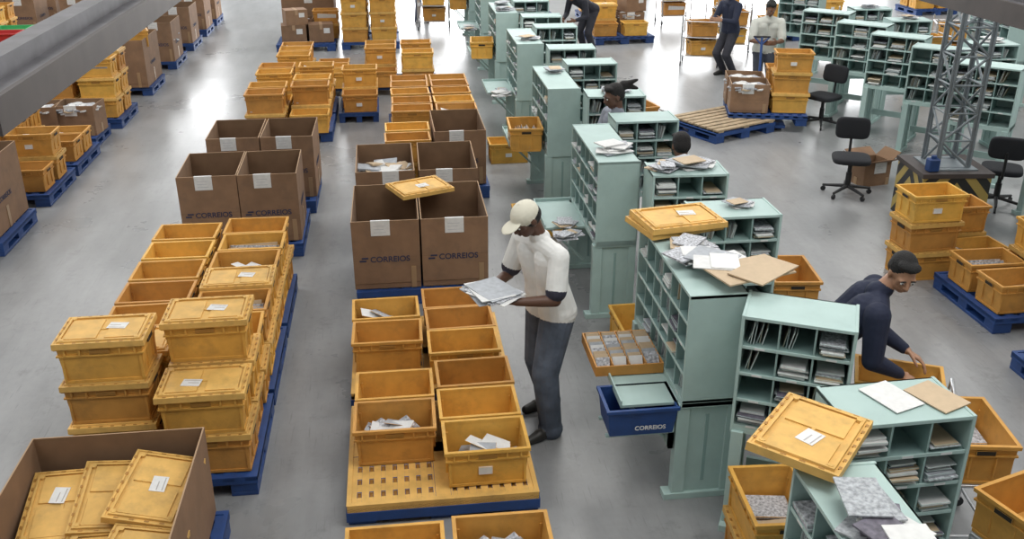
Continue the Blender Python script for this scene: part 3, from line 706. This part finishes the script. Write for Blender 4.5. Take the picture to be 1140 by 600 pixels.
    E_((0,.012,.035),(.074,.094,.088),0); E_((0,-.028,-.035),(.058,.062,.072),0); E_((0,-.045,-.075),(.034,.035,.032),0); E_((0,-.055,.01),(.058,.038,.06),0)
    B.append(('c',M@V((0,-.088,.018)),M@V((0,-.108,-.018)),.009,.014,0)); E_((.014,-.098,-.022),(.010,.010,.008),0); E_((-.014,-.098,-.022),(.010,.010,.008),0)
    E_((0,-.090,-.046),(.023,.010,.006),0); E_((0,-.088,-.056),(.02,.010,.006),0)
    for s in(-1,1): E_((s*.076,.008,-.002),(.010,.020,.031),0); E_((s*.03,-.080,.030),(.026,.014,.008),0)
    if cap:
        E_((0,.012,.05),(.084,.104,.085),5); E_((0,-.115,.045),(.068,.075,.010),5); B.append(('e',M@V((0,.012,.135)),(.01,.01,.006),R,5)); E_((0,.03,.01),(.078,.092,.075),3)
    else:
        E_((0,.026,.055),(.082,.096,.088),3); E_((0,.055,.015),(.077,.070,.075),3); E_((.015,-.045,.105),(.055,.04,.028),3); E_((-.03,-.03,.11),(.04,.04,.026),3)
        if pony: E_((0,.13,.08),(.045,.055,.05),3); B.append(('c',M@V((0,.15,.08)),M@V((0,.27,.0)),.045,.016,3)); B.append(('c',M@V((0,.15,.08)),M@V((.04,.27,.10)),.04,.014,3))
    mb=MB()
    for q in B:
        if q[0]=='c': mb.cap(q[1],q[2],q[3],q[4],0,14)
        else: mb.ell(q[1],q[2],0,n=18,R=q[3])
    me=mb.mesh('tmp',[]); o=bpy.data.objects.new('tmp',me); COL.objects.link(o)
    rm=o.modifiers.new('r','REMESH'); rm.mode='VOXEL'; rm.voxel_size=vox; rm.use_smooth_shade=True
    sm=o.modifiers.new('s','SMOOTH'); sm.factor=.5; sm.iterations=2
    dg=bpy.context.evaluated_depsgraph_get(); me2=bpy.data.meshes.new_from_object(o.evaluated_get(dg)); bpy.data.objects.remove(o)
    n=len(me2.polygons); P=np.zeros(n*3); me2.polygons.foreach_get('center',P); P=P.reshape(-1,3)
    best=np.full(n,1e9); idx=np.zeros(n,dtype=np.int32)
    for q in B:
        if q[0]=='c':
            a=np.array(q[1]); d=np.array(q[2])-a; L2=max(d.dot(d),1e-9); t=np.clip((P-a)@d/L2,0,1)
            D=np.linalg.norm(P-(a+t[:,None]*d),axis=1)-(q[3]+(q[4]-q[3])*t)
        else:
            Q=(P-np.array(q[1]))@np.array(q[3]); rr=np.array(q[2]); qn=np.linalg.norm(Q/rr,axis=1); D=(qn-1)*min(rr)*1.0
        w_=D<best; best[w_]=D[w_]; idx[w_]=q[-1]
    for m in mats: me2.materials.append(m)
    me2.polygons.foreach_set('material_index',idx); me2.polygons.foreach_set('use_smooth',[True]*n); me2.name=name+'_body'
    e=bpy.data.objects.new(name,None); COL.objects.link(e); e.location=loc; e.rotation_euler=(0,0,rz); e.empty_display_size=.2
    ob('body',me2,parent=e)
    fb=MB()
    for s in(-1,1):
        fb.ell((s*.031,-.088,.012),(.013,.008,.007),0,M,12); fb.ell((s*.031,-.0945,.012),(.006,.003,.006),1,M,10)
        fb.ell((s*.031,-.0935,.034),(.019,.006,.004),2,M,10)
    fb.ell((0,-.0985,-.051),(.022,.004,.0035),3,M,12)
    fm=fb.mesh('face',[mat(name+'_eye',(.7,.7,.68),.3),BLK,mats[3],mat(name+'_lip',tuple(c*.6 for c in skin),.5)]); ob('face_details',fm,parent=e)
    return e
SK1=(.16,.075,.042); SK2=(.38,.20,.12); SK3=(.10,.046,.028)
# central worker reading a bundle
a=math.radians(-62); mx_,my_=.975,5.86
person('man_in_cap',(mx_,my_,0),a,SK3,(.74,.74,.72),(.075,.092,.125),(.01,.01,.01),sh=(0,-.07,1.43),hip=(0,.03,.96),head=(0,-.18,1.62),pitch=.55,
  hL=(.15,-.36,1.13),hR=(-.15,-.36,1.13),fL=(.16,-.10,0),fR=(-.15,.12,0),cap=(.68,.65,.54),vox=.0055,build=1.14,
  dirs=[V((-.75,-.65,.05)),V((.75,-.65,.05))],nrm=[V((0,0,1)),V((0,0,1))],curl=.14,trim=(.03,.03,.05),legr=1.26)
mb=MB(); r=random.Random(4); z=0
for i in range(9):
    t=r.uniform(.003,.007); M=Matrix.Translation((r.uniform(-.04,.04),r.uniform(-.02,.02),z))@Matrix.Rotation(r.uniform(-.35,.35),4,'Z')@Matrix.Rotation(r.uniform(-.03,.03),4,'Y')
    mb.b(-.16,.16,-.12,.12,0,t,r.choice([0,0,2,3]),M); z+=t
lx,ly=0,-.46
ob('letter_bundle',mb.mesh('lb',[WHT,MAN,GRY,NEWS]),(mx_+lx*math.cos(a)-ly*math.sin(a),my_+lx*math.sin(a)+ly*math.cos(a),1.148),a)
# navy shirt worker
person('man_in_navy_shirt',(2.70,5.16,0),math.radians(66),SK2,(.010,.015,.040),(.02,.025,.04),(.008,.007,.007),sh=(0,-.26,1.28),hip=(0,.03,.93),head=(0,-.38,1.45),pitch=.45,yaw=-1.25,
  hL=(.06,-.50,.90),hR=(-.16,-.46,.84),sleeve='long',vox=.0065,build=1.18,dirs=[V((-.2,-.8,-.4)),V((.1,-.8,-.5))],nrm=[V((-.3,-.2,-1)),V((.3,-.2,-1))],curl=.4)
# background staff
person('man_in_white_shirt',(6.02,15.0,0),math.radians(-10),SK1,(.60,.61,.56),(.03,.035,.05),(.01,.01,.01),sh=(0,-.10,1.32),hip=(0,.03,.88),head=(0,-.17,1.51),pitch=.5,hL=(.1,-.36,1.02),hR=(-.12,-.36,1.02),vox=.011,build=1.08)
person('man_in_dark_shirt',(6.10,16.9,0),math.radians(-60),SK2,(.015,.02,.045),(.03,.03,.04),(.01,.01,.01),sh=(0,-.05,1.30),hip=(0,0,.86),head=(0,-.1,1.49),pitch=.3,hL=(.12,-.4,1.05),hR=(-.12,-.4,1.05),sleeve='long',vox=.012)
person('man_bending',(3.95,19.2,0),math.radians(-50),SK1,(.02,.02,.03),(.03,.03,.04),(.01,.01,.01),sh=(0,-.38,1.12),hip=(0,.05,.9),head=(0,-.55,1.22),pitch=.6,hL=(.15,-.6,.75),hR=(-.15,-.6,.75),sleeve='long',vox=.012)
person('woman_with_ponytail',(2.22,9.24,0),math.radians(-75),SK3,(.25,.27,.32),(.04,.05,.09),(.008,.006,.006),pony=True,sh=(0,0,1.38),hip=(0,0,.92),hL=(.1,-.28,1.12),hR=(-.1,-.28,1.12),head=(0,-.04,1.56),pitch=.25,vox=.010)
person('woman_sorting',(2.52,7.90,0),math.radians(180),SK1,(.2,.22,.3),(.04,.05,.09),(.008,.006,.006),sh=(0,-.05,1.22),hip=(0,0,.80),head=(0,-.08,1.40),pitch=.3,hL=(.1,-.33,1.0),hR=(-.1,-.33,1.0),vox=.011)
person('man_standing',(.75,23.4,0),.2,SK2,(.4,.42,.45),(.06,.08,.14),(.01,.01,.01),vox=.013)
